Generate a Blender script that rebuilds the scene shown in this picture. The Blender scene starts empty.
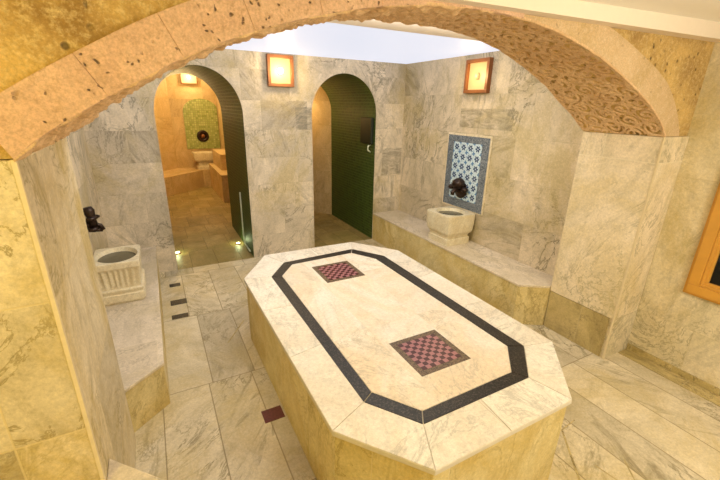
import bpy, bmesh, math, random
import numpy as np
from mathutils import Vector, Matrix, noise
random.seed(4)
scn = bpy.context.scene
C = scn.collection
# ------------------------------------------------------------------ camera
def make_camera():
    f, yaw, pitch, roll = 378.469, -0.497, -0.340, 0.022
    fw = Vector((-math.sin(yaw)*math.cos(pitch), math.cos(yaw)*math.cos(pitch), math.sin(pitch)))
    rt = Vector((math.cos(yaw), math.sin(yaw), 0)); up = rt.cross(fw)
    r2 = math.cos(roll)*rt + math.sin(roll)*up; u2 = -math.sin(roll)*rt + math.cos(roll)*up
    cam = bpy.data.cameras.new('camera'); o = bpy.data.objects.new('camera', cam); C.objects.link(o)
    cam.sensor_width = 36; cam.lens = f/720*36; cam.clip_start = .02
    m = Matrix((r2, u2, -fw)).transposed().to_4x4(); m.translation = Vector((-0.361, 0.313, 1.930))
    o.matrix_world = m; scn.camera = o
make_camera()
# ------------------------------------------------------------------ light and exposure
w = bpy.data.worlds.new('world'); scn.world = w; w.use_nodes = True
w.node_tree.nodes['Background'].inputs[0].default_value = (1, .86, .66, 1)
w.node_tree.nodes['Background'].inputs[1].default_value = .15
vs = scn.view_settings
vs.view_transform = 'Standard'; vs.look = 'None'; vs.gamma = 1; vs.use_curve_mapping = False; vs.exposure = 0.08
def area(name, loc, target, sx, sy, power, col):
    l = bpy.data.lights.new(name, 'AREA'); l.shape = 'RECTANGLE'; l.size = sx; l.size_y = sy; l.energy = power; l.color = col
    o = bpy.data.objects.new(name, l); C.objects.link(o); o.location = loc
    o.rotation_euler = (Vector(target)-Vector(loc)).to_track_quat('-Z', 'Y').to_euler(); return o
def point(name, loc, power, col, r=.08):
    l = bpy.data.lights.new(name, 'POINT'); l.energy = power; l.color = col; l.shadow_soft_size = r
    o = bpy.data.objects.new(name, l); C.objects.link(o); o.location = loc; return o
area('front_room_lamp', (1.1, -.3, 2.28), (1.3, 1.8, .3), 1.6, .7, 34, (1, .89, .62))
point('front_fill_light', (1.75, -.45, 1.75), 50, (1, .94, .80), .25)  # unseen fill added to brighten the front ceiling
area('left_warm_lamp', (-1.7, -.1, 2.1), (-.6, 1.9, 1.2), .5, .5, 34, (1, .78, .22))
point('inner_bath_lamp', (.35, 8.9, 2.1), 50, (1, .68, .28), .12)
point('side_passage_lamp', (1.75, 6.75, 1.9), 13, (1, .60, .20), .1)
area('fill_light_behind_arch', (.9, 2.76, 2.46), (.95, 3.9, .2), 2.6, .22, 47, (1, .96, .84))  # added fill light, hidden behind the arch to light the rear room
CEIL_E = .84

# ------------------------------------------------------------------ node helpers
def newmat(name):
    m = bpy.data.materials.new(name); m.use_nodes = True; nt = m.node_tree
    return m, nt, nt.nodes['Principled BSDF']
class N:
    def __init__(s, nt): s.nt = nt
    def n(s, t, **k):
        nd = s.nt.nodes.new(t)
        for a, b in k.items(): setattr(nd, a, b)
        return nd
    def put(s, sock, v):
        if hasattr(v, 'is_output') or isinstance(v, bpy.types.NodeSocket): s.nt.links.new(v, sock)
        else: sock.default_value = v
    def m(s, op, a, b=0.0, c=None):
        nd = s.n('ShaderNodeMath', operation=op); s.put(nd.inputs[0], a); s.put(nd.inputs[1], b)
        if c is not None: s.put(nd.inputs[2], c)
        return nd.outputs[0]
    def v(s, op, a, b=(0, 0, 0)):
        nd = s.n('ShaderNodeVectorMath', operation=op); s.put(nd.inputs[0], a)
        if op == 'SCALE': s.put(nd.inputs['Scale'], b)
        else: s.put(nd.inputs[1], b)
        return nd.outputs[0]
    def mix(s, f, a, b, bt='MIX'):
        nd = s.n('ShaderNodeMix', data_type='RGBA', blend_type=bt); s.put(nd.inputs[0], f)
        for i, x in ((6, a), (7, b)): s.put(nd.inputs[i], x if isinstance(x, bpy.types.NodeSocket) else (*x, 1) if len(x) == 3 else x)
        return nd.outputs[2]
    def ramp(s, f, stops):
        nd = s.n('ShaderNodeValToRGB'); s.put(nd.inputs[0], f); e = nd.color_ramp.elements
        while len(e) < len(stops): e.new(.5)
        for i, (p, c) in enumerate(stops):
            e[i].position = p; e[i].color = (*c, 1) if hasattr(c, '__len__') else (c, c, c, 1)
        return nd.outputs[0]
    def noise(s, vec, scale, detail=4, rough=.5, dist=0):
        nd = s.n('ShaderNodeTexNoise'); s.put(nd.inputs['Vector'], vec); s.put(nd.inputs['Scale'], scale)
        s.put(nd.inputs['Detail'], detail); s.put(nd.inputs['Roughness'], rough); s.put(nd.inputs['Distortion'], dist); return nd.outputs[0]
    def rng(s, x, a, b, c=0.0, d=1.0):
        nd = s.n('ShaderNodeMapRange'); nd.clamp = True
        for i, q in enumerate((x, a, b, c, d)): s.put(nd.inputs[i], q)
        return nd.outputs[0]
    def bump(s, h, strength, dist):
        nd = s.n('ShaderNodeBump'); s.put(nd.inputs['Height'], h); s.put(nd.inputs['Strength'], strength); s.put(nd.inputs['Distance'], dist); return nd.outputs[0]

def cells(g, cw, rh, off=(0, 0), stag=.5, gw=.003):
    uv = g.n('ShaderNodeUVMap').outputs[0]; sp = g.n('ShaderNodeSeparateXYZ'); g.put(sp.inputs[0], uv)
    v = g.m('DIVIDE', g.m('ADD', sp.outputs[1], off[1]), rh); row = g.m('FLOOR', v)
    wr = g.n('ShaderNodeTexWhiteNoise', noise_dimensions='1D'); g.put(wr.inputs['W'], row)
    u = g.m('ADD', g.m('DIVIDE', g.m('ADD', sp.outputs[0], off[0]), cw), g.m('MULTIPLY', wr.outputs[0], stag)); col = g.m('FLOOR', u)
    cb = g.n('ShaderNodeCombineXYZ'); g.put(cb.inputs[0], row); g.put(cb.inputs[1], col)
    wn = g.n('ShaderNodeTexWhiteNoise', noise_dimensions='3D'); g.put(wn.inputs['Vector'], cb.outputs[0])
    fu = g.m('FRACT', u); fv = g.m('FRACT', v)
    du = g.m('MULTIPLY', g.m('MINIMUM', fu, g.m('SUBTRACT', 1.0, fu)), cw); dv = g.m('MULTIPLY', g.m('MINIMUM', fv, g.m('SUBTRACT', 1.0, fv)), rh)
    grout = g.rng(g.m('MINIMUM', du, dv), gw*.5, gw*1.1, 1.0, 0.0)
    return wn.outputs['Color'], wn.outputs['Value'], grout

def marble(name, base, alt, vein, grout, cw=.6, rh=.3, off=(0, 0), stag=1.0, gw=.003, rough=.32, veins=.6, jit=.25, sc=1.0, stain=None, stk=.6, stn=.6, ga=.7, rects=()):
    m, nt, bs = newmat(name); g = N(nt)
    rc, rv, gr = cells(g, cw, rh, off, stag, gw)
    pos = g.n('ShaderNodeNewGeometry').outputs['Position']
    rot = g.n('ShaderNodeVectorRotate', rotation_type='EULER_XYZ'); g.put(rot.inputs[0], pos)
    g.put(rot.inputs['Rotation'], g.v('SCALE', rc, 2.4))
    sh = g.v('ADD', rot.outputs[0], g.v('SCALE', rc, 17.0))
    sp = g.n('ShaderNodeSeparateColor'); g.put(sp.inputs[0], rc)
    p = g.v('MULTIPLY', sh, (1, 1.3, 2.2)); q = g.v('MULTIPLY', sh, (1.0, 1.6, 6.5))
    n1 = g.noise(p, 2.0*sc, 7, .66, .9)
    colr = g.mix(g.rng(n1, .38, .60), base, alt)
    mid = tuple(.45*a+.55*b for a, b in zip(alt, vein))
    # smoky clouds, long streaks, then hairline veins
    colr = g.mix(g.m('MULTIPLY', g.rng(g.noise(p, 4.2*sc, 9, .72, 1.4), .50, .68), veins*.75), colr, mid)
    st = g.m('MULTIPLY', g.rng(g.noise(q, 2.4*sc, 9, .70, 1.2), .52, .66), g.m('MULTIPLY', g.rng(sp.outputs[2], .25, .85, .15, 1.0), stk))
    colr = g.mix(st, colr, vein)
    n2 = g.noise(p, 2.3*sc, 10, .68, 2.0)
    ve = g.rng(g.m('ABSOLUTE', g.m('SUBTRACT', n2, .5)), 0.0, .022, 1.0, 0.0)
    gate = g.rng(g.noise(sh, 1.6*sc, 3, .5), .44, .58)
    colr = g.mix(g.m('MULTIPLY', g.m('MULTIPLY', ve, gate), veins*1.25), colr, vein)
    if stain:
        s1 = g.noise(g.v('MULTIPLY', pos, (1, 1, .8)), 1.5, 7, .72, .6)
        colr = g.mix(g.m('MULTIPLY', g.rng(s1, .46, .62), stn), colr, stain)
    if rects:
        suv = g.n('ShaderNodeSeparateXYZ'); g.put(suv.inputs[0], g.n('ShaderNodeUVMap').outputs[0])
        for x0, x1, z0, z1 in rects:
            k = g.m('MULTIPLY', g.m('COMPARE', suv.outputs[0], (x0+x1)/2, (x1-x0)/2), g.m('COMPARE', suv.outputs[1], (z0+z1)/2, (z1-z0)/2))
            sn = g.rng(g.noise(g.v('MULTIPLY', g.v('ADD', pos, g.v('SCALE', pos, .0)), (1.4, 1.4, 4.5)), 3.2, 8, .7, 1.6), .38, .66, .10, .85)
            colr = g.mix(g.m('MULTIPLY', k, sn), colr, tuple(c_*1.1 for c_ in vein))
    n4 = g.noise(pos, 60, 6, .85)
    colr = g.mix(1.0, colr, g.ramp(n4, [(.3, .74), (.7, 1.18)]), 'MULTIPLY')
    colr = g.mix(1.0, colr, g.ramp(rv, [(0, 1-jit), (.3, 1-jit*.35), (1, 1.0)]), 'MULTIPLY')
    colr = g.mix(g.m('MULTIPLY', gr, ga), colr, grout)
    g.put(bs.inputs['Base Color'], colr)
    g.put(bs.inputs['Roughness'], g.rng(n1, .3, .7, rough*.8, rough*1.3))
    g.put(bs.inputs['Normal'], g.bump(g.m('SUBTRACT', g.m('MULTIPLY', n4, .3), gr), .35, .003))
    return m

def stone(name, a, b, c, pits=.6, psc=22, bump=.012, rough=.9, nsc=3):
    m, nt, bs = newmat(name); g = N(nt)
    pos = g.n('ShaderNodeNewGeometry').outputs['Position']
    n1 = g.noise(pos, nsc, 7, .62, .4); n2 = g.noise(pos, 38, 8, .75)
    col = g.mix(g.rng(n1, .36, .64), a, b)
    col = g.mix(g.rng(n2, .48, .72), col, c)
    vo = g.n('ShaderNodeTexVoronoi'); g.put(vo.inputs['Scale'], psc)
    g.put(vo.inputs['Vector'], g.v('ADD', pos, g.v('SCALE', g.n('ShaderNodeTexNoise').outputs['Color'], .05)))
    sel = g.n('ShaderNodeSeparateColor'); g.put(sel.inputs[0], vo.outputs['Color'])
    pit = g.m('MULTIPLY', g.rng(vo.outputs['Distance'], .16, .34, 1.0, 0.0), g.m('MULTIPLY', g.m('GREATER_THAN', sel.outputs[0], .78), g.rng(g.noise(pos, 7, 3), .42, .52)))
    col = g.mix(g.m('MULTIPLY', pit, pits), col, tuple(x*.22 for x in a))
    col = g.mix(1.0, col, g.ramp(g.noise(pos, 120, 3, .7), [(.3, .78), (.7, 1.12)]), 'MULTIPLY')
    g.put(bs.inputs['Base Color'], col); bs.inputs['Roughness'].default_value = rough
    h = g.m('SUBTRACT', g.m('ADD', g.m('MULTIPLY', n2, .6), n1), g.m('MULTIPLY', pit, pits))
    g.put(bs.inputs['Normal'], g.bump(h, .9, bump)); return m

def mosaic(name, a, b, grout, cell=.024, rough=.18):
    m, nt, bs = newmat(name); g = N(nt)
    rc, rv, gr = cells(g, cell, cell, (0, 0), 0.0, cell*.13)
    col = g.mix(rv, a, b); col = g.mix(gr, col, grout)
    g.put(bs.inputs['Base Color'], col); bs.inputs['Roughness'].default_value = rough
    g.put(bs.inputs['Normal'], g.bump(g.m('ADD', g.m('MULTIPLY', gr, -1.0), g.m('MULTIPLY', rv, .3)), .5, .004)); return m

def plain(name, col, rough=.5, metal=0, var=.15, nsc=30, bump=.0):
    m, nt, bs = newmat(name); g = N(nt)
    pos = g.n('ShaderNodeNewGeometry').outputs['Position']; n = g.noise(pos, nsc, 5, .6)
    g.put(bs.inputs['Base Color'], g.mix(n, tuple(x*(1-var) for x in col), tuple(min(1, x*(1+var)) for x in col)))
    bs.inputs['Roughness'].default_value = rough; bs.inputs['Metallic'].default_value = metal
    if bump: g.put(bs.inputs['Normal'], g.bump(n, .5, bump))
    return m
def glow(name, col, s, var=0.0, base=(.8, .8, .8)):
    m, nt, bs = newmat(name); g = N(nt)
    bs.inputs['Base Color'].default_value = (*base, 1)
    pos = g.n('ShaderNodeNewGeometry').outputs['Position']; n = g.noise(pos, 14, 4, .6)
    g.put(bs.inputs['Emission Color'], g.mix(n, tuple(x*(1-var) for x in col), col)); bs.inputs['Emission Strength'].default_value = s
    return m

M = {}
OL = (.46, .34, .13)
M['wall'] = marble('marble_wall_cream', (.80, .68, .52), (.60, .51, .38), (.20, .18, .13), (.42, .35, .25), .58, .335, (0, .04), veins=.72, stk=.72, jit=.24, sc=.6, stain=(.54, .42, .18), stn=.55, rough=.5, gw=.0025, ga=.5, rects=((1.269, 1.49, 1.63, 1.90), (2.56, 2.89, .98, 1.36)))
M['wall_r'] = marble('marble_wall_olive', (.80, .67, .50), (.62, .52, .36), (.21, .18, .11), (.46, .38, .24), .75, .42, (.1, .02), veins=.85, stk=.85, jit=.22, sc=.55, stain=(.50, .39, .16), stn=.55, rough=.5, gw=.0025, rects=((3.12, 3.90, 1.72, 1.93),))
M['pier'] = marble('marble_pier', (.80, .70, .52), (.66, .57, .38), (.36, .31, .19), (.55, .46, .28), .9, .55, (0, .16), veins=.8, stk=.7, jit=.12, sc=.6, gw=.003, stain=(.55, .42, .16), stn=.65, rough=.5)
M['pierL'] = marble('marble_pier_honey', (.80, .69, .50), (.68, .57, .38), (.38, .30, .14), (.62, .50, .28), 1.4, .5, (.90, .16), stag=0, veins=.85, stk=.8, jit=.34, sc=.62, gw=.004, stain=(.52, .38, .10), stn=.7, rough=.5)
M['pierR'] = marble('marble_pier_pale', (.86, .74, .57), (.74, .63, .45), (.42, .36, .22), (.8, .72, .55), 2.4, 2.4, (0, .8), veins=.8, stk=.7, sc=.6, jit=.0, stain=(.60, .47, .2), stn=.55, rough=.5)
M['olive'] = marble('marble_dark_band', (.62, .49, .23), (.44, .34, .14), (.16, .12, .05), (.5, .42, .25), .3, .6, veins=.8, jit=.4)
FL = dict(stag=1.0, veins=.85, stk=.85, sc=.6, jit=.25, rough=.5)
M['floor'] = marble('marble_floor', (.79, .69, .51), (.62, .53, .36), (.27, .22, .12), (.22, .16, .07), .303333, 1.05, (-1.85+.3033*20, .35), gw=.0045, stain=(.56, .44, .20), stn=.6, **FL)
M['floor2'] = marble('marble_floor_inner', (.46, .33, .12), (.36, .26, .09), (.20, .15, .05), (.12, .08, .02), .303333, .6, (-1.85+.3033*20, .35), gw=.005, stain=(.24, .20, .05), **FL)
M['honey'] = marble('marble_honey', (.76, .64, .34), (.62, .50, .23), (.38, .28, .10), (.6, .5, .3), 1.3, 3, veins=.75, stk=.8, sc=.6, jit=.1, stain=(.56, .39, .10), stn=.7, rough=.5)
M['slab'] = marble('marble_bench_slab', (.78, .67, .53), (.66, .56, .42), (.42, .35, .26), (.7, .6, .45), .9, 3, veins=.75, sc=.7, jit=.1, stain=(.52,.42,.22), stn=.5, rough=.5)
M['top'] = marble('marble_platform_top', (.82, .77, .68), (.76, .67, .55), (.44, .41, .35), (.5, .42, .3), 50, 50, (20, 20), veins=.52, jit=.10, sc=.62, rough=.45, stk=.5)
M['field'] = marble('marble_platform_field', (.80, .74, .65), (.77, .63, .47), (.46, .40, .31), (.70, .60, .46), .4, .8, (.1, .25), stag=.0, veins=.52, jit=.14, rough=.45, sc=.62, stk=.5, gw=.003)
M['golden'] = marble('marble_golden', (.72, .54, .28), (.62, .44, .2), (.42, .28, .12), (.5, .36, .16), .6, .4, veins=.5, jit=.15, rough=.5)
M['tuff'] = stone('tuff_voussoir', (.66, .42, .29), (.76, .51, .36), (.52, .32, .19), .9, 62, nsc=6)
M['tuffgold'] = stone('tuff_golden', (.66, .44, .15), (.34, .20, .06), (.78, .60, .30), .85, 30, nsc=3.2)
M['pale'] = stone('pale_arch_plaster', (.68, .49, .29), (.56, .39, .19), (.74, .58, .38), .3, 30, .010)
M['carve'] = stone('carved_stone', (.68, .44, .24), (.80, .56, .33), (.48, .30, .15), .0, 40, .002)
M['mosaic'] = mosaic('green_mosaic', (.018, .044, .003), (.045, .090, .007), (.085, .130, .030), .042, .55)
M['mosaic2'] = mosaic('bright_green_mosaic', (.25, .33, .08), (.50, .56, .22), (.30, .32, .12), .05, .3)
M['bead'] = plain('pale_bead', (.66, .55, .36), .5)
M['white'] = plain('ceiling_white', (.95, .92, .87), .8, var=.02)
M['beige'] = plain('soffit_beige', (.84, .74, .64), .8, var=.03)
M['wood'] = plain('orange_wood', (.60, .30, .05), .35, var=.18, nsc=9)
M['copper'] = plain('copper_frame', (.24, .085, .022), .45, .2, var=.3)
M['bronze'] = plain('dark_bronze', (.035, .02, .014), .3, .6, var=.4)
M['dark'] = plain('dark_green_box', (.006, .012, .004), .5)
def granite(name, a, b, lo, hi):
    m, nt, bs = newmat(name); g = N(nt)
    pos = g.n('ShaderNodeNewGeometry').outputs['Position']
    g.put(bs.inputs['Base Color'], g.mix(g.rng(g.noise(pos, 110, 5, .8), lo, hi), a, b)); bs.inputs['Roughness'].default_value = .45; return m
M['granite'] = granite('dark_granite', (.006, .005, .005), (.13, .105, .085), .50, .70)
M['brown'] = granite('brown_granite', (.035, .02, .012), (.26, .18, .11), .40, .66)
M['redtile'] = plain('dark_red_tile', (.12, .028, .018), .35, var=.6, nsc=60)
M['joint'] = plain('light_joint', (.6, .54, .45), .6)
M['steel'] = plain('grey_water_bowl', (.10, .09, .055), .25, var=.2)
M['glassd'] = plain('dark_window_glass', (.006, .008, .012), .06, var=.1)
M['basin'] = marble('basin_marble', (.78, .70, .52), (.70, .60, .40), (.5, .4, .24), (.7, .6, .4), 9, 9, (3, 3), veins=.3, jit=0, sc=3)
M['tube'] = plain('pale_tube', (.75, .80, .60), .3)  # colour of the modelled light streak, shared with the box handle
M['ceil'] = glow('emissive_ceiling', (.84, .87, 1.0), CEIL_E, .03, (.1, .1, .1))
M['pane'] = glow('lamp_pane_glow', (1, .66, .24), .66, .25, (.25, .18, .08))
M['bulb'] = glow('bulb_glow', (1, .93, .70), 5)
M['spot'] = glow('floor_spot_glow', (.9, 1, .6), 3)
def checker():
    m, nt, bs = newmat('chequer_mosaic'); g = N(nt)
    ck = g.n('ShaderNodeTexChecker'); g.put(ck.inputs['Vector'], g.n('ShaderNodeUVMap').outputs[0]); ck.inputs['Scale'].default_value = 1.0
    pos = g.n('ShaderNodeNewGeometry').outputs['Position']; n = g.noise(pos, 90, 4, .7)
    a = g.mix(n, (.03, .005, .007), (.08, .015, .018)); b = g.mix(n, (.24, .075, .085), (.42, .21, .22))
    g.put(bs.inputs['Base Color'], g.mix(ck.outputs['Fac'], a, b)); bs.inputs['Roughness'].default_value = .3; return m
M['check'] = checker()
def iznik():
    m, nt, bs = newmat('blue_flower_tiles'); g = N(nt)
    uv = g.n('ShaderNodeUVMap').outputs[0]; s = g.n('ShaderNodeSeparateXYZ'); g.put(s.inputs[0], uv)
    def flower(du, dv, rad, k, ph):
        fu = g.m('SUBTRACT', g.m('FRACT', g.m('ADD', s.outputs[0], du)), .5); fv = g.m('SUBTRACT', g.m('FRACT', g.m('ADD', s.outputs[1], dv)), .5)
        r = g.m('SQRT', g.m('ADD', g.m('MULTIPLY', fu, fu), g.m('MULTIPLY', fv, fv))); th = g.m('ARCTAN2', fv, fu)
        pet = g.m('ADD', rad, g.m('MULTIPLY', g.m('COSINE', g.m('ADD', g.m('MULTIPLY', th, k), ph)), rad*.32))
        return g.m('LESS_THAN', r, pet), r
    f1, r1 = flower(0, 0, .27, 6.0, 0.0); f2, r2 = flower(.5, .5, .17, 4.0, .8)
    core = g.m('LESS_THAN', r1, .09)
    n = g.noise(uv, 6, 4, .7, 1.0)
    col = g.mix(g.rng(n, .52, .60), (.62, .74, .80), (.22, .36, .52))
    col = g.mix(f2, col, (.10, .22, .42)); col = g.mix(f1, col, (.018, .045, .14)); col = g.mix(core, col, (.5, .6, .7))
    g.put(bs.inputs['Base Color'], col); bs.inputs['Roughness'].default_value = .2; return m
M['iznik'] = iznik()
def border_tiles():
    m, nt, bs = newmat('grey_blue_border_tiles'); g = N(nt)
    uv = g.n('ShaderNodeUVMap').outputs[0]; n = g.noise(uv, 45, 5, .7, 2.5)
    g.put(bs.inputs['Base Color'], g.mix(g.rng(n, .45, .58), (.07, .085, .11), (.30, .33, .36))); bs.inputs['Roughness'].default_value = .25; return m
M['border'] = border_tiles()

# ------------------------------------------------------------------ mesh helpers
def boxuv(me, keep=False):
    uv = me.uv_layers.new(name='UVMap') if not me.uv_layers else me.uv_layers[0]
    for p in me.polygons:
        n = p.normal; ax = max(range(3), key=lambda i: abs(n[i]))
        for li in p.loop_indices:
            co = me.vertices[me.loops[li].vertex_index].co
            if ax == 2: q = (co.x, co.y)
            elif abs(n.x) > .3 and abs(n.y) > .3: q = ((co.x-co.y)*.707, co.z)
            elif ax == 1: q = (co.x, co.z)
            else: q = (co.y, co.z)
            uv.data[li].uv = q
def obj(name, bm, mats, parent=None, smooth=False, bevel=0, uv=True, kind=None, seg=2):
    me = bpy.data.meshes.new(name); bmesh.ops.recalc_face_normals(bm, faces=bm.faces) if uv is True and not smooth == 'raw' else None
    bm.to_mesh(me); bm.free(); o = bpy.data.objects.new(name, me); C.objects.link(o)
    for m in (mats if isinstance(mats, (list, tuple)) else [mats]): me.materials.append(m)
    if uv is True: boxuv(me)
    if smooth:
        for p in me.polygons: p.use_smooth = True
    if bevel:
        b = o.modifiers.new('bevel', 'BEVEL'); b.width = bevel; b.segments = seg; b.limit_method = 'ANGLE'; b.angle_limit = .6
    if parent:
        o.parent = parent; o.matrix_parent_inverse = Matrix.Translation(parent.location).inverted() @ Matrix.Identity(4)
    if kind: o['kind'] = kind
    return o
def thing(name, label, cat, loc=(0, 0, 0), group=None):
    o = bpy.data.objects.new(name, None); C.objects.link(o); o.location = loc; o.empty_display_size = .1
    o['label'] = label; o['category'] = cat
    if group: o['group'] = group
    return o
def tag(o, label, cat, group=None):
    o['label'] = label; o['category'] = cat
    if group: o['group'] = group
    return o
def add_box(bm, x0, x1, y0, y1, z0, z1):
    v = [bm.verts.new((x, y, z)) for z in (z0, z1) for x, y in ((x0, y0), (x1, y0), (x1, y1), (x0, y1))]
    for f in ((3, 2, 1, 0), (4, 5, 6, 7), (0, 1, 5, 4), (1, 2, 6, 5), (2, 3, 7, 6), (3, 0, 4, 7)): bm.faces.new([v[i] for i in f])
    return bm
def box(*a): return add_box(bmesh.new(), *a)
def add_prism(bm, pts, z0, z1, pts2=None):
    pts2 = pts2 or pts
    a = [bm.verts.new((x, y, z0)) for x, y in pts]; b = [bm.verts.new((x, y, z1)) for x, y in pts2]; n = len(pts)
    bm.faces.new(a[::-1]); bm.faces.new(b)
    for i in range(n): bm.faces.new((a[i], a[(i+1) % n], b[(i+1) % n], b[i]))
    return bm
def prism(*a): return add_prism(bmesh.new(), *a)
def add_lathe(bm, c, prof, seg=40, ax='z', sx=1, sy=1):
    rings = []
    for r, h in prof:
        ring = []
        for i in range(seg):
            t = 2*math.pi*i/seg; a, b = r*math.cos(t)*sx, r*math.sin(t)*sy
            p = {'z': (a, b, h), 'x': (h, a, b), 'y': (a, h, b)}[ax]
            ring.append(bm.verts.new((c[0]+p[0], c[1]+p[1], c[2]+p[2])))
        rings.append(ring)
    for q in range(len(rings)-1):
        for i in range(seg): bm.faces.new((rings[q][i], rings[q][(i+1) % seg], rings[q+1][(i+1) % seg], rings[q+1][i]))
    bm.faces.new(rings[0]); bm.faces.new(rings[-1]); return bm
def add_tube(bm, path, r, seg=12):
    path = [Vector(p) for p in path]; rings = []
    rs = r if isinstance(r, (list, tuple)) else [r]*len(path)
    for i, p in enumerate(path):
        d = (path[min(i+1, len(path)-1)]-path[max(i-1, 0)]).normalized()
        a = d.orthogonal().normalized() if not rings else (pa - d*pa.dot(d)).normalized()
        pa = a; b = d.cross(a)
        rings.append([bm.verts.new(p+rs[i]*(math.cos(2*math.pi*k/seg)*a+math.sin(2*math.pi*k/seg)*b)) for k in range(seg)])
    for q in range(len(rings)-1):
        for i in range(seg): bm.faces.new((rings[q][i], rings[q][(i+1) % seg], rings[q+1][(i+1) % seg], rings[q+1][i]))
    bm.faces.new(rings[0]); bm.faces.new(rings[-1]); return bm
def struct(name, bm, m, **k): return obj(name, bm, m, kind='structure', **k)

# ------------------------------------------------------------------ setting
YF, YA, YR = 1.67, 5.079, 6.60
XL, XP, XWL, XWR, XFR = -.695, 2.679, -.941, 2.894, 3.023
HR = 2.491
YBL, YBR = 2.477, 2.235
def yback(x): return YBL+(YBR-YBL)*(x-XL)/(XP-XL)
struct('floor', box(-2.8, 3.6, -1.8, 12, -.1, 0), M['floor'])
struct('wall_left', box(XWL-.12, XWL, YBL-.02, YA, 0, HR), M['wall_r'])
struct('wall_right', box(XWR, XWR+.14, YBR-.02, YA, 0, HR), M['wall_r'])
struct('wall_front_right', box(XFR, XFR+.14, -1.7, YBR-.02, 0, 2.6), M['pier'])
struct('wall_front_left', box(-2.72, -2.6, -1.7, YF, 0, 2.6), M['pierL'])
struct('wall_front_back', box(-2.72, XFR+.14, -1.8, -1.7, 0, 2.6), M['pierL'])
# gutter strip of darker stone along the right wall
struct('trim_1', box(2.885, XFR-.001, -1.6, 1.655, 0, .006), M['olive'])
struct('baseboard_right', box(XFR-.012, XFR, -1.6, 1.66, .0, .055), M['olive'], bevel=.003)

# back wall with two deep arched passages
def arch_outline(x0, x1, zs, zt, n=28):
    xc, a, b = (x0+x1)/2, (x1-x0)/2, zt-zs
    return [(x0, 0)]+[(xc-a*math.cos(math.pi*i/n), zs+b*math.sin(math.pi*i/n)) for i in range(n+1)]+[(x1, 0)]
A1 = arch_outline(-.295, .628, 1.80, 2.310); A2 = arch_outline(1.485, 2.432, 1.83, 2.322)
def back_wall():
    bm = bmesh.new()
    def plate(y, x0, x1, flip):
        vt = {}
        def V(x, z):
            k = (round(x, 5), round(z, 5))
            if k not in vt: vt[k] = bm.verts.new((x, y, z))
            return vt[k]
        def quad(a, b, c, d):
            f = bm.faces.new([V(*q) for q in ((a, b, c, d) if not flip else (d, c, b, a))]); f.material_index = 0
        quad((x0, 0), (A1[0][0], 0), (A1[0][0], HR), (x0, HR)) if False else None
        quad((x0, 0), (A1[0][0], 0), (A1[0][0], HR), (x0, HR))
        quad((A1[-1][0], 0), (A2[0][0], 0), (A2[0][0], HR), (A1[-1][0], HR))
        quad((A2[-1][0], 0), (x1, 0), (x1, HR), (A2[-1][0], HR))
        for A in (A1, A2):
            P = A[1:-1]
            for i in range(len(P)-1): quad(P[i], P[i+1], (P[i+1][0], HR), (P[i][0], HR))
    plate(YA, XWL-.1, XWR+.1, False); plate(YR, -1.6, 3.3, True)
    uv = {}
    for A in (A1, A2):
        L = 0
        for i in range(len(A)-1):
            p, q = A[i], A[i+1]; l = math.hypot(q[0]-p[0], q[1]-p[1])
            vs_ = [bm.verts.new(c) for c in ((p[0], YA, p[1]), (p[0], YR, p[1]), (q[0], YR, q[1]), (q[0], YA, q[1]))]
            f = bm.faces.new(vs_); f.material_index = 1; uv[f] = [(YA, L), (YR, L), (YR, L+l), (YA, L+l)]; L += l
    ul = bm.loops.layers.uv.new('UVMap')
    for f in bm.faces:
        for i, lp in enumerate(f.loops):
            lp[ul].uv = uv[f][i] if f in uv else (lp.vert.co.x, lp.vert.co.z)
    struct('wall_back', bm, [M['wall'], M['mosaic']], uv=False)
back_wall()
# thin pale stone rims around the two arch openings
def rim(A, name, wdt=.012):
    bm = bmesh.new(); xc = (A[0][0]+A[-1][0])/2
    inn = A; out = []
    for i, (x, z) in enumerate(A):
        a = A[max(i-1, 0)]; b = A[min(i+1, len(A)-1)]; t = Vector((b[0]-a[0], b[1]-a[1])).normalized(); nrm = Vector((-t.y, t.x))
        out.append((x+nrm.x*wdt, z+nrm.y*wdt))
    R = [[bm.verts.new((p[0], y, p[1])) for p in L] for L, y in ((inn, YA+.004), (inn, YA-.006), (out, YA-.006), (out, YA+.004))]
    for k in range(4):
        for i in range(len(A)-1): bm.faces.new((R[k][i], R[(k+1) % 4][i], R[(k+1) % 4][i+1], R[k][i+1]))
    struct(name, bm, M['wall'])
rim(A1, 'trim_2'); rim(A2, 'trim_3')
# rear room ceiling: white field with its brightness put in as emission, and the plain painted strip beside the arch
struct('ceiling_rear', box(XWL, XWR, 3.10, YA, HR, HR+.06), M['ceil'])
struct('trim_4', prism([(XWL, 2.3), (XWR, 2.2), (XWR, 3.07), (XWL, 3.17)], HR-.004, HR+.05), M['beige'])
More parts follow.
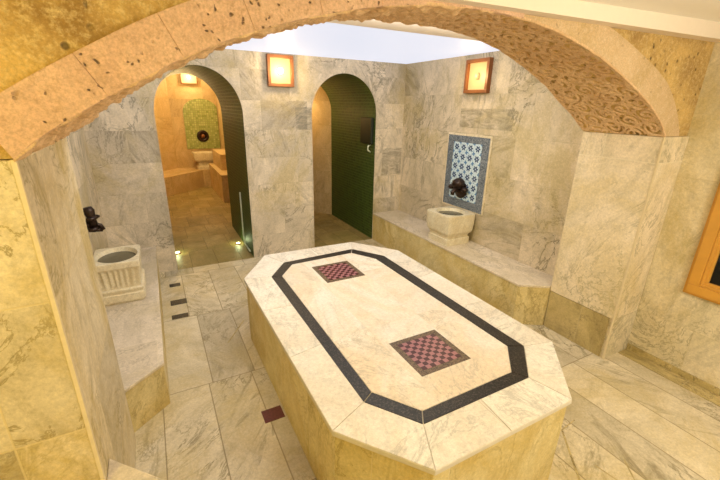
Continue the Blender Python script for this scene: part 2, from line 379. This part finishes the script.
# arched wall between the rooms: profile of the opening, front and back edge
FR = [(-.695, 1.773), (-.62, 1.835), (-.455, 1.935), (-.25, 2.05), (-.05, 2.135), (.15, 2.20), (.40, 2.262), (.66, 2.300), (.92, 2.314), (1.18, 2.308), (1.46, 2.275), (1.80, 2.192), (2.12, 2.082), (2.40, 1.965), (2.57, 1.865), (2.679, 1.775)]
BK = [(-.695, 1.777), (-.544, 1.90), (-.323, 2.045), (-.027, 2.180), (.243, 2.285), (.506, 2.350), (.735, 2.378), (.986, 2.387), (1.336, 2.375), (1.749, 2.298), (2.222, 2.072), (2.547, 1.868), (2.679, 1.782)]
def resample(P, n):
    P = np.array(P); 
    for _ in range(2):
        Q = np.repeat(P, 2, axis=0)[1:-1]; Q2 = np.empty((2*(len(P)-1), 2))
        for i in range(len(P)-1): Q2[2*i] = .75*P[i]+.25*P[i+1]; Q2[2*i+1] = .25*P[i]+.75*P[i+1]
        P = np.vstack([P[:1], Q2, P[-1:]])
    d = np.r_[0, np.cumsum(np.hypot(*np.diff(P, axis=0).T))]; t = np.linspace(0, d[-1], n)
    return np.c_[np.interp(t, d, P[:, 0]), np.interp(t, d, P[:, 1])], d[-1]
def middle_wall():
    bm = bmesh.new(); n = 80; F, _ = resample(FR, n); B, _ = resample(BK, n); T = 2.60
    y0 = YF+.012
    fv = [(bm.verts.new((x, y0, z+.012)), bm.verts.new((x, y0, T))) for x, z in F]
    bv = [(bm.verts.new((x, yback(x), z+.012)), bm.verts.new((x, yback(x), T))) for x, z in B]
    for i in range(n-1):
        bm.faces.new((fv[i][0], fv[i+1][0], fv[i+1][1], fv[i][1])); bm.faces.new((bv[i+1][0], bv[i][0], bv[i][1], bv[i+1][1]))
        bm.faces.new((fv[i][1], fv[i+1][1], bv[i+1][1], bv[i][1])); bm.faces.new((fv[i][0], bv[i][0], bv[i+1][0], fv[i+1][0]))
    add_box(bm, -2.6, XL, y0, 2.477, 1.775, T); add_box(bm, XP, XFR+.05, y0, 2.235, 1.778, T)
    add_box(bm, -2.6, -1.3, y0, 2.45, 0, 1.775)
    struct('wall_middle', bm, M['tuffgold'])
middle_wall()
def front_ceiling():
    lo = lambda x: 2.299+.0257*x; up = lambda x: 2.344+.041*x
    bm = bmesh.new(); x0, x1 = -2.6, XFR
    v = [bm.verts.new(c) for c in ((x0, 1.60, up(x0)), (x1, 1.60, up(x1)), (x1, -1.7, up(x1)), (x0, -1.7, up(x0)))]
    bm.faces.new(v[::-1]) ; w_ = [bm.verts.new((q.co.x, q.co.y, 2.66)) for q in v]
    bm.faces.new(w_)
    for i in range(4): bm.faces.new((v[i], v[(i+1) % 4], w_[(i+1) % 4], w_[i]))
    struct('ceiling', bm, M['white'])
    bm = bmesh.new()
    x0 = .1
    c = [(x, y, z) for x in (x0, x1) for y, z in ((1.60, lo(x)), (YF+.012, lo(x)), (YF+.012, up(x)+.05), (1.60, up(x)+.05))]
    v = [bm.verts.new(q) for q in c]
    for f in ((0, 1, 2, 3), (7, 6, 5, 4), (0, 4, 5, 1), (1, 5, 6, 2), (2, 6, 7, 3), (3, 7, 4, 0)): bm.faces.new([v[i] for i in f])
    struct('trim_5', bm, M['beige'])
front_ceiling()

# ------------------------------------------------------------------ stone arch
def stone_arch():
    t = thing('stone_arch', 'wide low rough stone arch with scroll-carved underside spanning between two marble pillars', 'arch', (.99, YF, 1.775))
    n, m = 1150, 200
    F, L = resample(FR, n); B, _ = resample(BK, n); W = .68
    P = np.zeros((n, m, 3)); tt = np.linspace(0, 1, m)
    yb = np.array([yback(x) for x in B[:, 0]])
    y0 = YF-.012
    for j, q in enumerate(tt):
        P[:, j, 0] = F[:, 0]*(1-q)+B[:, 0]*q; P[:, j, 2] = F[:, 1]*(1-q)+B[:, 1]*q; P[:, j, 1] = y0*(1-q)+yb*q
    T = np.gradient(F, axis=0); T /= np.hypot(*T.T)[:, None]; Nn = np.c_[T[:, 1], -T[:, 0]]   # points down into the opening
    s = np.linspace(0, L, n)[:, None]*np.ones((1, m)); v = tt[None, :]*W*np.ones((n, 1))
    # running scrolls, two sizes, as incised spirals
    cell = .150; row = np.floor(v/cell); su = s/cell+.5*(row % 2); col = np.floor(su)
    a = (su-col-.5)*cell; b = (v/cell-row-.5)*cell
    rnd = np.sin(row*12.9898+col*78.233)*43758.5453; rnd -= np.floor(rnd)
    hand = np.where((row+col) % 2 < 1, 1, -1); r = np.hypot(a, b); th = np.arctan2(b*hand, a)+rnd*6.283
    pitch = .048; ph = (r/pitch-th/(2*math.pi)) % 1.0
    sst = lambda q: q*q*(3-2*q); groove = sst(np.clip((.31-np.abs(ph-.5))/.09, 0, 1))*sst(np.clip((.074-r)/.008, 0, 1))*sst(np.clip((np.sin(th*1.5+rnd*9)+.93)/.15, 0, 1))
    corner = np.minimum(np.hypot(np.abs(a)-cell/2, np.abs(b)-cell/2), 1); leaf = sst(np.clip((.020-corner)/.010, 0, 1))
    H = -(groove*.044+leaf*.034)
    gate = np.clip((F[:, 0]-.95)/.3, 0, 1)[:, None]; H = H*gate
    edge = np.minimum(v, W-v); H = H*np.clip((edge-.012)/.02, 0, 1)
    nz = np.zeros((n, m))
    for i in range(n):
        g_ = 1-gate[i, 0]
        for j in range(m):
            p = Vector((P[i, j, 0], P[i, j, 1], P[i, j, 2]))
            nz[i, j] = noise.noise(p*14)*(.006+.012*g_)+noise.noise(p*24)*.016*g_+noise.noise(p*40)*(.0015+.006*g_)+noise.noise(p*4.5)*.006
    side = np.clip(tt/.06, 0, 1)[None, :]
    H = H+nz*(.45+.55*side)
    P[:, :, 0] += Nn[:, 0][:, None]*H; P[:, :, 2] += Nn[:, 1][:, None]*H
    P[0, :, 0] = XL; P[-1, :, 0] = XP
    # rough outer edge
    me = bpy.data.meshes.new('carved_soffit'); idx = np.arange(n*m).reshape(n, m)
    fc = np.stack([idx[:-1, :-1], idx[1:, :-1], idx[1:, 1:], idx[:-1, 1:]], -1).reshape(-1, 4)
    top = P.copy(); ring = np.r_[idx[:, 0], idx[-1, 1:], idx[::-1, -1][1:], idx[0, ::-1][1:-1]]
    base = n*m; extra = P.reshape(-1, 3)[ring].copy(); extra[:, 2] += .012
    k = np.arange(len(ring)); k2 = (k+1) % len(ring)
    wl = np.stack([ring[k], base+k, base+k2, ring[k2]], -1)
    me.from_pydata(np.vstack([P.reshape(-1, 3), extra]).tolist(), [], np.vstack([fc, wl]).tolist())
    me.materials.append(M['carve']); boxuv(me); o = bpy.data.objects.new('carved_soffit', me); C.objects.link(o)
    for p in me.polygons: p.use_smooth = True
    o.parent = t; o.matrix_parent_inverse = Matrix.Translation(t.location).inverted(); o['label'] = 'brown underside incised with curling scrolls'
    # blocks of the front ring
    cum = np.linspace(0, L, n)
    cuts = [0, .295]
    while cuts[-1] < L-.30: cuts.append(cuts[-1]+.245+random.uniform(-.012, .012))
    cuts.append(L)
    N2 = -Nn
    for k in range(len(cuts)-1):
        a_, b_ = cuts[k]+.0003, cuts[k+1]-.0003; ss = np.linspace(a_, b_, 9)
        right = (a_+b_)/2 > L*.55
        bm = bmesh.new(); rows = []
        for q in ss:
            i = min(n-1, int(round(q/L*(n-1)))); f = np.array([np.interp(q, cum, F[:, 0]), np.interp(q, cum, F[:, 1])])
            thick = .128+.075*max(0, q/L-.55)/.45 if True else .13
            o_ = f+N2[i]*thick
            if q < .05: o_[0] = XL-.045
            e_ = max(0, (q-(L-.30))/.30); e_ = e_*e_
            o_ = o_*(1-e_)+np.array([XP+.195, 1.778])*e_
            z_in = f[1]+.003
            y1, y2 = (YF-.014, YF+.011) if not right else (YF-.004, YF+.011)
            y1 += .004*noise.noise(Vector((q*3, 1, 2)))
            rows.append([bm.verts.new(c) for c in ((f[0], y1, z_in), (o_[0], y1, o_[1]), (o_[0], y2, o_[1]), (f[0], y2, z_in))])
        for x in range(len(rows)-1):
            for c in range(4): bm.faces.new((rows[x][c], rows[x][(c+1) % 4], rows[x+1][(c+1) % 4], rows[x+1][c]))
        bm.faces.new(rows[0]); bm.faces.new(rows[-1][::-1])
        obj('voussoir', bm, M['pale'] if right else M['tuff'], t, bevel=.0022 if not right else .001)
stone_arch()

# ------------------------------------------------------------------ marble pillars
def pillars():
    t = thing('marble_pillar', 'honey yellow marble clad pillar carrying the left foot of the stone arch', 'pillar', (-.95, 2.05, 0))
    obj('shaft', prism([(-1.30, YF+.002), (XL, YF+.002), (XL, YBL), (-1.30, YBL+.0)], 0, 1.772), M['pierL'], t, bevel=.006)
    # slim bright corner bead
    obj('corner_bead', box(XL-.012, XL+.003, YF-.002, YF+.012, 0, 1.774), M['bead'], t, bevel=.003)
    t = thing('marble_pillar', 'pale marble clad pillar beside the wooden window carrying the right foot of the stone arch', 'pillar', (2.85, 1.96, 0))
    obj('shaft', prism([(XP, YF-.006), (XFR-.001, YF-.006), (XFR-.001, YBR), (XP, YBR)], .368, 1.776), M['pierR'], t, bevel=.006)
    obj('foot', prism([(XP+.012, YF-.006), (XFR-.001, YF-.006), (XFR-.001, YBR), (XP+.012, YBR)], 0, .368), M['pier'], t)
    obj('foot_panel', box(XP+.004, XP+.012, YF+.03, YBR, 0, .366), M['olive'], t)['label'] = 'darker greenish marble panel at the foot'
    obj('corner_bead', box(XP-.003, XP+.012, YF-.009, YF+.006, 0, 1.777), M['bead'], t, bevel=.003)
pillars()

# ------------------------------------------------------------------ octagonal platform
OUT = [(.165, 1.50), (.45, 1.137), (1.31, 1.137), (1.665, 1.51), (1.668, 3.25), (1.35, 3.665), (.437, 3.68), (.15, 3.24)]
BO = [(.372, 1.59), (.548, 1.347), (1.25, 1.347), (1.465, 1.556), (1.462, 3.18), (1.265, 3.475), (.546, 3.43), (.362, 3.18)]
BI = [(.440, 1.632), (.592, 1.415), (1.201, 1.422), (1.372, 1.603), (1.352, 3.148), (1.211, 3.382), (.6, 3.355), (.447, 3.157)]
HT = .575
def inset(P, d):
    n = len(P); out = []
    for i in range(n):
        p0, p1, p2 = (Vector(P[(i-1) % n]), Vector(P[i]), Vector(P[(i+1) % n]))
        a = (p1-p0).normalized(); b = (p2-p1).normalized(); na = Vector((-a.y, a.x)); nb = Vector((-b.y, b.x))
        q = (na+nb); q = q/q.length; out.append(tuple(p1+q*(d/max(.3, q.dot(na)))))
    return out
def platform():
    t = thing('marble_platform', 'large octagonal white marble heated platform with black border band and two chequered inlays', 'platform', (.91, 2.4, 0))
    obj('base', prism(inset(OUT, .014), 0, HT-.031), M['honey'], t, bevel=.004)['label'] = 'golden marble side panels'
    obj('top_slab', prism(OUT, HT-.030, HT-.004), M['joint'], t, bevel=.003)
    bm = bmesh.new(); ul = bm.loops.layers.uv.new('UVMap'); k = 0
    n = 8
    for i in range(n):
        a, b = Vector(OUT[i]), Vector(OUT[(i+1) % n]); c, d = Vector(BO[(i+1) % n]), Vector(BO[i])
        div = {3: 3, 7: 3, 1: 2, 5: 2}.get(i, 1)
        for q in range(div):
            t0, t1 = q/div, (q+1)/div
            pts = [a.lerp(b, t0), a.lerp(b, t1), d.lerp(c, t1), d.lerp(c, t0)]
            ctr = sum(pts, Vector((0, 0)))/4
            pts = inset([tuple(p) for p in pts], .0018)
            nf = len(bm.faces); before = set(bm.faces)
            add_prism(bm, pts, HT-.006, HT)
            for f in set(bm.faces)-before:
                for lp in f.loops: lp[ul].uv = (lp.vert.co.x+50*(k+1), lp.vert.co.y)
            k += 1
    bmesh.ops.recalc_face_normals(bm, faces=bm.faces)
    obj('rim_slabs', bm, M['top'], t, uv=False)
    for i in range(n):
        pts = inset([BO[i], BO[(i+1) % n], BI[(i+1) % n], BI[i]], .0028)
        s_ = obj('border_strip', prism(pts, HT-.006, HT+.0004), M['granite'], t); s_['label'] = 'speckled black granite strip'
    obj('centre_field', prism(inset(BI, .0015), HT-.006, HT), M['field'], t)
    for x0, x1, y0, y1 in ((.738, 1.085, 1.610, 1.942), (.735, 1.085, 2.868, 3.222)):
        o = obj('chequer_inlay', box(x0, x1, y0, y1, HT-.004, HT+.0012), M['brown'], t); o['label'] = 'brown framed red and pink chequered mosaic square'
        bm = bmesh.new(); ul = bm.loops.layers.uv.new('UVMap'); e = .037
        before = set(bm.faces); add_box(bm, x0+e, x1-e, y0+e, y1-e, HT, HT+.0022)
        for f in bm.faces:
            for lp in f.loops:
                c = lp.vert.co; lp[ul].uv = ((c.x-x0-e)/(x1-x0-2*e)*9+.001, (c.y-y0-e)/(y1-y0-2*e)*9+.001)
        q = obj('chequer_field', bm, M['check'], t, uv=False)
        q.parent = o; q.matrix_parent_inverse = Matrix.Identity(4)
platform()

# ------------------------------------------------------------------ marble benches
def bench(label, pts, h, loc, lip):
    t = thing('marble_bench', label, 'bench', loc)
    obj('bench_base', prism(pts, 0, h-.022), M['honey'], t)
    obj('seat_slab', prism(lip, h-.022, h), M['slab'], t, bevel=.004)
g_ = .001
bench('long marble bench with an angled end running under the blue tile panel', [(2.437, YA-g_), (2.437, 2.390), (2.665, 2.237), (XWR-g_, 2.237), (XWR-g_, YA-g_)], .415, (2.66, 3.7, 0),
      [(2.430, YA-g_), (2.430, 2.382), (2.655, 2.236), (XWR-g_, 2.236), (XWR-g_, YA-g_)])
bench('marble bench with an angled end along the left wall under the fluted basin', [(-.497, YA-g_), (-.497, 2.715), (-.712, 2.538), (-.712, YBL+g_), (XWL+g_, YBL+g_), (XWL+g_, YA-g_)], .335, (-.72, 3.7, 0),
      [(-.490, YA-g_), (-.490, 2.708), (-.705, 2.528), (-.705, YBL+g_), (XWL+g_, YBL+g_), (XWL+g_, YA-g_)])
fp = [(XL+.001, 1.80), (-.30, 1.385), (-.30, 1.0), (-1.28, 1.0), (-1.28, YF-.004), (XL+.001, YF-.004)]
bench('corner of a marble slab ledge at the foot of the left pillar nearest the camera', [(x, y) for x, y in fp], .56, (-.8, 1.3, 0), fp)

# ------------------------------------------------------------------ basins
def sq_ring(cx, cy, hx, hy, seg=48, pw=16):
    out = []
    for i in range(seg):
        a = 2*math.pi*i/seg; c, s = math.cos(a), math.sin(a); k = (abs(c)**pw+abs(s)**pw)**(-1/pw); out.append((cx+hx*c*k, cy+hy*s*k))
    return out
def loft(bm, rings):
    R = [[bm.verts.new((x, y, z)) for x, y in P] for P, z in rings]; n = len(R[0])
    for a, b in zip(R, R[1:]):
        for i in range(n): bm.faces.new((a[i], a[(i+1) % n], b[(i+1) % n], b[i]))
    bm.faces.new(R[0][::-1]); bm.faces.new(R[-1]); return bm
def basin(label, cx, cy, hx, hy, z0, z1, flutes, rx, ry):
    t = thing('marble_basin', label, 'basin', (cx, cy, z0)); seg = 96 if flutes else 48
    zs = z0+(z1-z0)*(.36 if not flutes else .36)
    obj('plinth', loft(bmesh.new(), [(sq_ring(cx, cy, hx*a, hy*a), z0+(zs-z0)*q) for q, a in ((0, .86), (.55, .86), (.60, .80), (.75, .79), (.85, .81), (1, .88))] if not flutes else
        [(sq_ring(cx, cy, hx*a, hy*a), z0+(zs-z0)*q) for q, a in ((0, .93), (.16, .93), (.18, 1.0), (.62, 1.0), (.66, .97), (.80, .97), (.84, 1.0), (.95, 1.0), (1, .93))]), M['basin'], t)
    def wob(P, d):
        if not flutes: return P
        out = []
        for i, (x, y) in enumerate(P):
            k = 1-d*(.5+.5*math.cos(i/len(P)*2*math.pi*28)); out.append((cx+(x-cx)*k, cy+(y-cy)*k))
        return out
    H = z1-zs
    S = lambda a: sq_ring(cx, cy, hx*a, hy*a, 224 if flutes else 48)
    NS = len(S(1)); circ = lambda r: [(cx+rx*r*math.cos(2*math.pi*i/NS), cy+ry*r*math.sin(2*math.pi*i/NS)) for i in range(NS)]
    if flutes: prof = [(wob(S(.88), .0), 0), (wob(S(.90), .05), .12), (wob(S(.93), .065), .4), (wob(S(.97), .06), .68), (S(.98), .76), (S(1.0), .78), (S(1.0), .97), (S(.985), 1.0)]
    else: prof = [(S(.90), 0), (S(.95), .10), (S(.99), .45), (S(1.0), .80), (S(1.0), .95), (S(.985), 1.0)]
    rings = [(P, zs+H*q) for P, q in prof]+[(circ(1), z1), (circ(.97), z1-.012), (circ(.88), z1-.05), (circ(.6), z1-.09), (circ(.1), z1-.10)]
    obj('bowl', loft(bmesh.new(), rings), M['basin'], t)
    bm = bmesh.new(); add_lathe(bm, (cx, cy, z1-.034), [(.90, -.002), (.915, 0), (.5, .0005), (.001, .0005)], 48, 'z', rx, ry)
    obj('water', bm, M['steel'], t)['label'] = 'dark still water surface'
    return t
basin('square marble basin on a short plinth below the blue tile panel', 2.660, 3.635, .203, .212, .415, .772, False, .168, .178)
basin('fluted marble basin on the left bench under a dark tap', -.757, 3.905, .172, .212, .335, .700, True, .155, .190)

# ------------------------------------------------------------------ blue tile panel
def tile_panel():
    y0, y1, z0, z1 = 3.375, 4.045, .778, 1.628; X = XWR
    t = thing('tile_panel', 'upright blue and white flower tile panel in a dark border on the right wall', 'tile panel', (X, 3.71, z0))
    obj('edge_frame', box(X-.012, X-.0005, y0-.022, y1+.022, z0-.022, z1+.022), M['pierR'], t, bevel=.003)['label'] = 'thin cream stone edge'
    obj('tile_border', box(X-.015, X-.012, y0, y1, z0, z1), M['border'], t)['label'] = 'dark grey blue patterned border tiles'
    bm = box(X-.018, X-.015, y0+.105, y1-.105, z0+.10, z1-.075); ul = bm.loops.layers.uv.new('UVMap')
    for f in bm.faces:
        for lp in f.loops: c = lp.vert.co; lp[ul].uv = ((c.y-y0-.105)/.46*4, (c.z-z0-.10)/.675*6)
    bmesh.ops.recalc_face_normals(bm, faces=bm.faces)
    obj('flower_tiles', bm, M['iznik'], t, uv=False)['label'] = 'pale tiles with navy flowers'
tile_panel()
def tap_on_x(label, x, y, z, s, k=1.0):
    """wall tap facing along s (+1 / -1) in x"""
    t = thing('wall_tap', label, 'tap', (x, y, z))
    bm = bmesh.new(); add_lathe(bm, (x, y, z), [(.001, 0), (.075*k, 0), (.078*k, s*.008), (.05*k, s*.02), (.03*k, s*.03), (.001, s*.03)], 28, 'x'); obj('back_plate', bm, M['bronze'], t, smooth=False)
    bm = bmesh.new(); add_tube(bm, [(x+s*.02, y, z), (x+s*.06, y, z+.01), (x+s*.10, y, z+.005), (x+s*.125, y, z-.02), (x+s*.13, y, z-.055)], [.020*k, .019*k, .018*k, .016*k, .019*k]); obj('spout', bm, M['bronze'], t, smooth=True)
    for sg in (-1, 1):
        bm = bmesh.new(); yy = y+sg*.085*k
        add_tube(bm, [(x+s*.012, y+sg*.02, z+.02), (x+s*.035, y+sg*.05*k, z+.03), (x+s*.05, yy, z+.02)], .013*k)
        add_lathe(bm, (x+s*.05, yy, z+.02), [(.001, -.03), (.022*k, -.025), (.034*k, 0), (.022*k, .025), (.001, .03)], 16)
        obj('handle', bm, M['bronze'], t, smooth=True)
    return t
tt_ = tap_on_x('dark bronze double tap with domed crest mounted low on the blue tile panel', XWR-.019, 3.735, 1.00, -1, 1.35)
bm = bmesh.new(); add_lathe(bm, (XWR-.055, 3.745, 1.075), [(.001, -.07), (.06, -.055), (.085, -.01), (.07, .035), (.035, .06), (.001, .07)], 24); obj('crest', bm, M['bronze'], tt_, smooth=True)
def left_tap():
    x, y, z = XWL, 4.00, .955
    t = thing('wall_tap', 'dark upright bronze tap on the left wall above the fluted basin', 'tap', (x, y, z))
    bm = bmesh.new(); add_lathe(bm, (x, y, z), [(.001, .0), (.04, 0), (.042, .01), (.025, .03), (.001, .03)], 24, 'x'); obj('back_plate', bm, M['bronze'], t)
    bm = bmesh.new(); add_tube(bm, [(x+.02, y, z), (x+.07, y, z), (x+.105, y, z-.01), (x+.12, y, z-.05)], [.018, .018, .016, .018]); obj('spout', bm, M['bronze'], t, smooth=True)
    bm = bmesh.new(); add_tube(bm, [(x+.06, y, z-.02), (x+.055, y, z+.05), (x+.045, y, z+.12), (x+.04, y, z+.15)], [.038, .028, .044, .03]); obj('handle', bm, M['bronze'], t, smooth=True)
    bm = bmesh.new(); add_tube(bm, [(x+.05, y, z-.03), (x+.07, y, z-.05), (x+.115, y, z-.055)], [.016, .014, .012]); obj('lever', bm, M['bronze'], t, smooth=True)
    for dz in (-.035, .055):
        bm = bmesh.new(); add_tube(bm, [(x+.02, y-.04, z+dz), (x+.06, y-.035, z+dz), (x+.085, y+.03, z+dz+.005), (x+.10, y+.05, z+dz)], [.014, .022, .018, .012]); obj('knob', bm, M['bronze'], t, smooth=True)
left_tap()

# ------------------------------------------------------------------ wall lamps
def lamp(label, face, c, w_, h_, z0, power=9, d=.055, b=.036):
    """face 'y': on a wall facing -y at y=c[1]; face 'x': on a wall facing -x at x=c[0]"""
    def bx(u0, u1, v0, v1, d0, d1, bm=None):
        bm = bm or bmesh.new()
        if face == 'y': return add_box(bm, c[0]+u0, c[0]+u1, c[1]-d1, c[1]-d0, z0+v0, z0+v1)
        return add_box(bm, c[0]-d1, c[0]-d0, c[1]+u0, c[1]+u1, z0+v0, z0+v1)
    t = thing('wall_lamp', label, 'lamp', (c[0], c[1], z0)); a = w_/2
    bm = bmesh.new()
    bx(-a, a, 0, b, .001, d, bm); bx(-a, a, h_-b, h_, .001, d, bm); bx(-a, -a+b, b, h_-b, .001, d, bm); bx(a-b, a, b, h_-b, .001, d, bm)
    obj('frame', bm, M['copper'], t, bevel=.003)['label'] = 'reddish copper frame'
    obj('lamp_pane', bx(-a+b, a-b, b, h_-b, .012, .022), M['pane'], t)['label'] = 'glowing amber pane'
    bm = bmesh.new(); mid = z0+h_*.5
    if face == 'y': add_lathe(bm, (c[0], c[1]-.034, mid), [(.001, -.036), (.022, -.03), (.036, 0), (.022, .03), (.001, .036)], 20); p = (c[0], c[1]-.16, mid)
    else: add_lathe(bm, (c[0]-.034, c[1], mid), [(.001, -.036), (.022, -.03), (.03, 0), (.022, .03), (.001, .036)], 20); p = (c[0]-.16, c[1], mid)
    obj('bulb', bm, M['bulb'] if power > 6 else M['pane'], t, smooth=True)
    point('lamp_light', p, power, (1, .74, .40), .05)
lamp('square copper framed wall lamp with bright bulb between the two arched doorways', 'y', (1.093, YA), .315, .345, 2.128, 9)
lamp('copper framed amber wall lamp high on the right wall above the tile panel', 'x', (XWR, 3.660), .350, .345, 2.090, 4)
lamp('far wall lamp glowing at the top of the inner bath seen through the left doorway', 'y', (.60, 10.6), .36, .30, 2.33, 12, b=.02)

# ------------------------------------------------------------------ window in the right wall
def window():
    y0, y1, z0, z1 = .30, 1.412, .668, 1.62; X = XFR; b = .125
    w1 = struct('window_1', box(X-.012, X+.004, y0+b, y1-b, z0+b, z1-b), M['glassd']); w1['label'] = 'dark glass window in an orange wooden frame'
    bm = bmesh.new()
    for dd, s0, s1 in ((.030, 0, b), (.046, .018, b-.040), (.038, b-.040, b-.02)):
        for a in ((y0+s0, y1-s0, z0+s0, z0+s1), (y0+s0, y1-s0, z1-s1, z1-s0), (y0+s0, y0+s1, z0+s1, z1-s1), (y1-s1, y1-s0, z0+s1, z1-s1)):
            add_box(bm, X-dd, X-.0005, *a)
    obj('window_frame', bm, M['wood'], w1, bevel=.004)
window()

# ------------------------------------------------------------------ passages and far rooms
def far_rooms():
    struct('wall_far', box(-1.5, 1.28, 10.6, 10.72, 0, 2.75), M['golden'])
    struct('wall_far_diagonal', prism([(-1.6, 8.9), (.12, 10.6), (.12, 10.72), (-1.75, 8.9)], 0, 2.75), M['golden'])
    struct('wall_far_left', box(-1.72, -1.6, YR, 8.95, 0, 2.75), M['golden'])
    struct('wall_far_divider', prism([(1.16, YR+.001), (1.28, YR+.001), (1.28, 10.6), (1.16, 10.6)], 0, 2.75), M['golden'])
    struct('ceiling_far', box(-1.75, 3.4, YR, 10.75, 2.75, 2.81), M['white'])
    struct('wall_passage', prism([(2.60, 6.10), (2.70, 6.18), (1.28, 8.2), (1.28, 8.0)] if False else [(2.434, YR+.001), (2.60, YR+.001), (1.30, 8.0), (1.284, 7.83)], 0, 2.75), M['golden'])
far_rooms()
t = thing('marble_bench', 'golden bench running diagonally below the niche in the inner bath', 'bench', (.2, 9.9, 0))
bp_ = [(-.80, 8.80), (.62, 10.08), (1.155, 10.10), (1.155, 10.598), (.118, 10.598), (-1.59, 8.91), (-1.59, 8.80)]
obj('bench_base', prism(bp_, 0, .385), M['golden'], t); obj('seat_slab', prism(inset(bp_, -.0), .385, .41), M['golden'], t)
t = thing('marble_bench', 'golden side bench end on the right inside the left doorway', 'bench', (.95, 8.9, 0))
obj('bench_base', box(.78, 1.155, 8.32, 10.09, 0, .535), M['golden'], t); obj('seat_slab', box(.77, 1.155, 8.30, 10.09, .535, .565), M['golden'], t, bevel=.005)
obj('arm_block', box(.88, 1.155, 8.9, 10.09, .565, .90), M['golden'], t, bevel=.005)
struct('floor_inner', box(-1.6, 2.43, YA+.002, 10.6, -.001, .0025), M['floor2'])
def niche():
    t = thing('mosaic_niche', 'green mosaic arched panel on the far wall seen through the left doorway', 'mosaic panel', (.76, 10.6, .85))
    P = [(.385, .86)]+[(.785-.40*math.cos(math.pi*i/20), 1.72+.30*math.sin(math.pi*i/20)) for i in range(21)]+[(1.15, .86)]
    P = [(min(x, 1.15), z) for x, z in P]
    bm = bmesh.new(); a = [bm.verts.new((x, 10.598, z)) for x, z in P]; b = [bm.verts.new((x, 10.572, z)) for x, z in P]
    bm.faces.new(a); bm.faces.new(b[::-1])
    for i in range(len(P)): bm.faces.new((a[i], a[(i+1) % len(P)], b[(i+1) % len(P)], b[i]))
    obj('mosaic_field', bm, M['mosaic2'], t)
niche()
t = thing('round_spout', 'round dark bronze ring ornament on the green mosaic panel', 'ornament', (.765, 10.57, 1.16))
bm = bmesh.new(); add_lathe(bm, (.765, 10.571, 1.16), [(.06, 0), (.13, 0), (.14, -.02), (.12, -.045), (.07, -.04), (.06, -.01)], 32, 'y'); obj('ring', bm, M['bronze'], t, smooth=True)
bm = bmesh.new(); add_lathe(bm, (.765, 10.571, 1.16), [(.001, -.07), (.03, -.065), (.05, -.03), (.055, 0), (.001, 0)], 24, 'y'); obj('boss', bm, M['copper'], t, smooth=True)
t = thing('marble_basin', 'golden stone basin below the green mosaic panel in the inner bath', 'basin', (.76, 10.33, .41))
obj('bowl', loft(bmesh.new(), [(sq_ring(.76, 10.33, .30*a, .2*a), z) for a, z in ((.85, .60), (.95, .64), (1, .76), (1, .80), (.8, .80), (.6, .74), (.1, .72))]), M['basin'], t)
obj('plinth', loft(bmesh.new(), [(sq_ring(.76, 10.33, .30*a, .2*a), z) for a, z in ((.78, .411), (.78, .47), (.66, .5), (.7, .60))]), M['basin'], t)
def spots():
    for (x, y), lb in (((-.262, 5.66), 'small round glowing floor light at the left jamb of the left doorway'), ((.545, 5.70), 'small round glowing floor light at the right jamb of the left doorway')):
        t = thing('floor_light', lb, 'floor light', (x, y, 0), 'floor lights in the left doorway')
        bm = bmesh.new(); add_lathe(bm, (x, y, 0), [(.045, 0.0005), (.045, .012), (.034, .016), (.033, .012), (.001, .012)], 24); obj('housing', bm, M['copper'], t)
        bm = bmesh.new(); add_lathe(bm, (x, y, .012), [(.030, 0), (.028, .006), (.001, .009)], 24); obj('lens', bm, M['spot'], t, smooth=True)
        point('floor_light_lamp', (x, y, .06), .9, (.85, 1, .5), .02)
spots()
bm = bmesh.new(); x = .628-.016  # light streak on the jamb, modelled as a thin pale tube
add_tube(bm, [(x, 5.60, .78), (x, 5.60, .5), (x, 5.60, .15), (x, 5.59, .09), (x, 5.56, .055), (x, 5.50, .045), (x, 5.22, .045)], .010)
tag(obj('light_streak_tube', bm, M['tube'], smooth=True), 'thin pale pipe shaped as the light streak bending down the green mosaic jamb of the left doorway', 'tube')
t = thing('wall_box', 'dark square box with a small handle on the green jamb of the right doorway', 'box', (2.43, 5.28, 1.40))
obj('casing', box(2.385, 2.431, 5.12, 5.44, 1.42, 1.78), M['dark'], t, bevel=.006)
bm = bmesh.new(); add_tube(bm, [(2.43, 5.20, 1.40), (2.39, 5.20, 1.39), (2.385, 5.20, 1.33), (2.43, 5.20, 1.30)], .010); obj('handle', bm, M['tube'], t, smooth=True)

# ------------------------------------------------------------------ floor inlays
bm = bmesh.new()
for (a, b), wd in ((((1.853, 1.36), (1.701, 1.345)), .004), (((1.701, 1.345), (1.44, 1.04)), .006), (((1.833, 1.037), (1.745, .931)), .004), (((1.640, 1.094), (1.662, .96)), .003), (((-.025, 3.256), (.170, 3.56)), .006)):
    a, b = Vector(a), Vector(b); d = (b-a).normalized(); nn = Vector((-d.y, d.x))*wd
    add_prism(bm, [tuple(a-nn), tuple(b-nn), tuple(b+nn), tuple(a+nn)], 0, .0012)
struct('trim_6', bm, M['olive'])
tag(obj('floor_inlay', box(.03, .160, 2.25, 2.36, 0, .003), M['redtile']), 'small dark red mosaic square in the floor left of the platform', 'floor tile')
for (x0, x1, y0, y1), lb in (((-.41, -.30, 4.60, 4.68), 'dark stone strip in the floor nearest the left doorway'), ((-.42, -.27, 4.15, 4.26), 'middle one of three dark stone strips in the floor by the left bench'), ((-.425, -.28, 3.86, 3.94), 'dark stone strip in the floor closest to the camera beside the left bench')):
    tag(obj('floor_inlay', box(x0, x1, y0, y1, 0, .003), M['granite']), lb, 'floor tile', 'dark strips in the floor by the left bench')
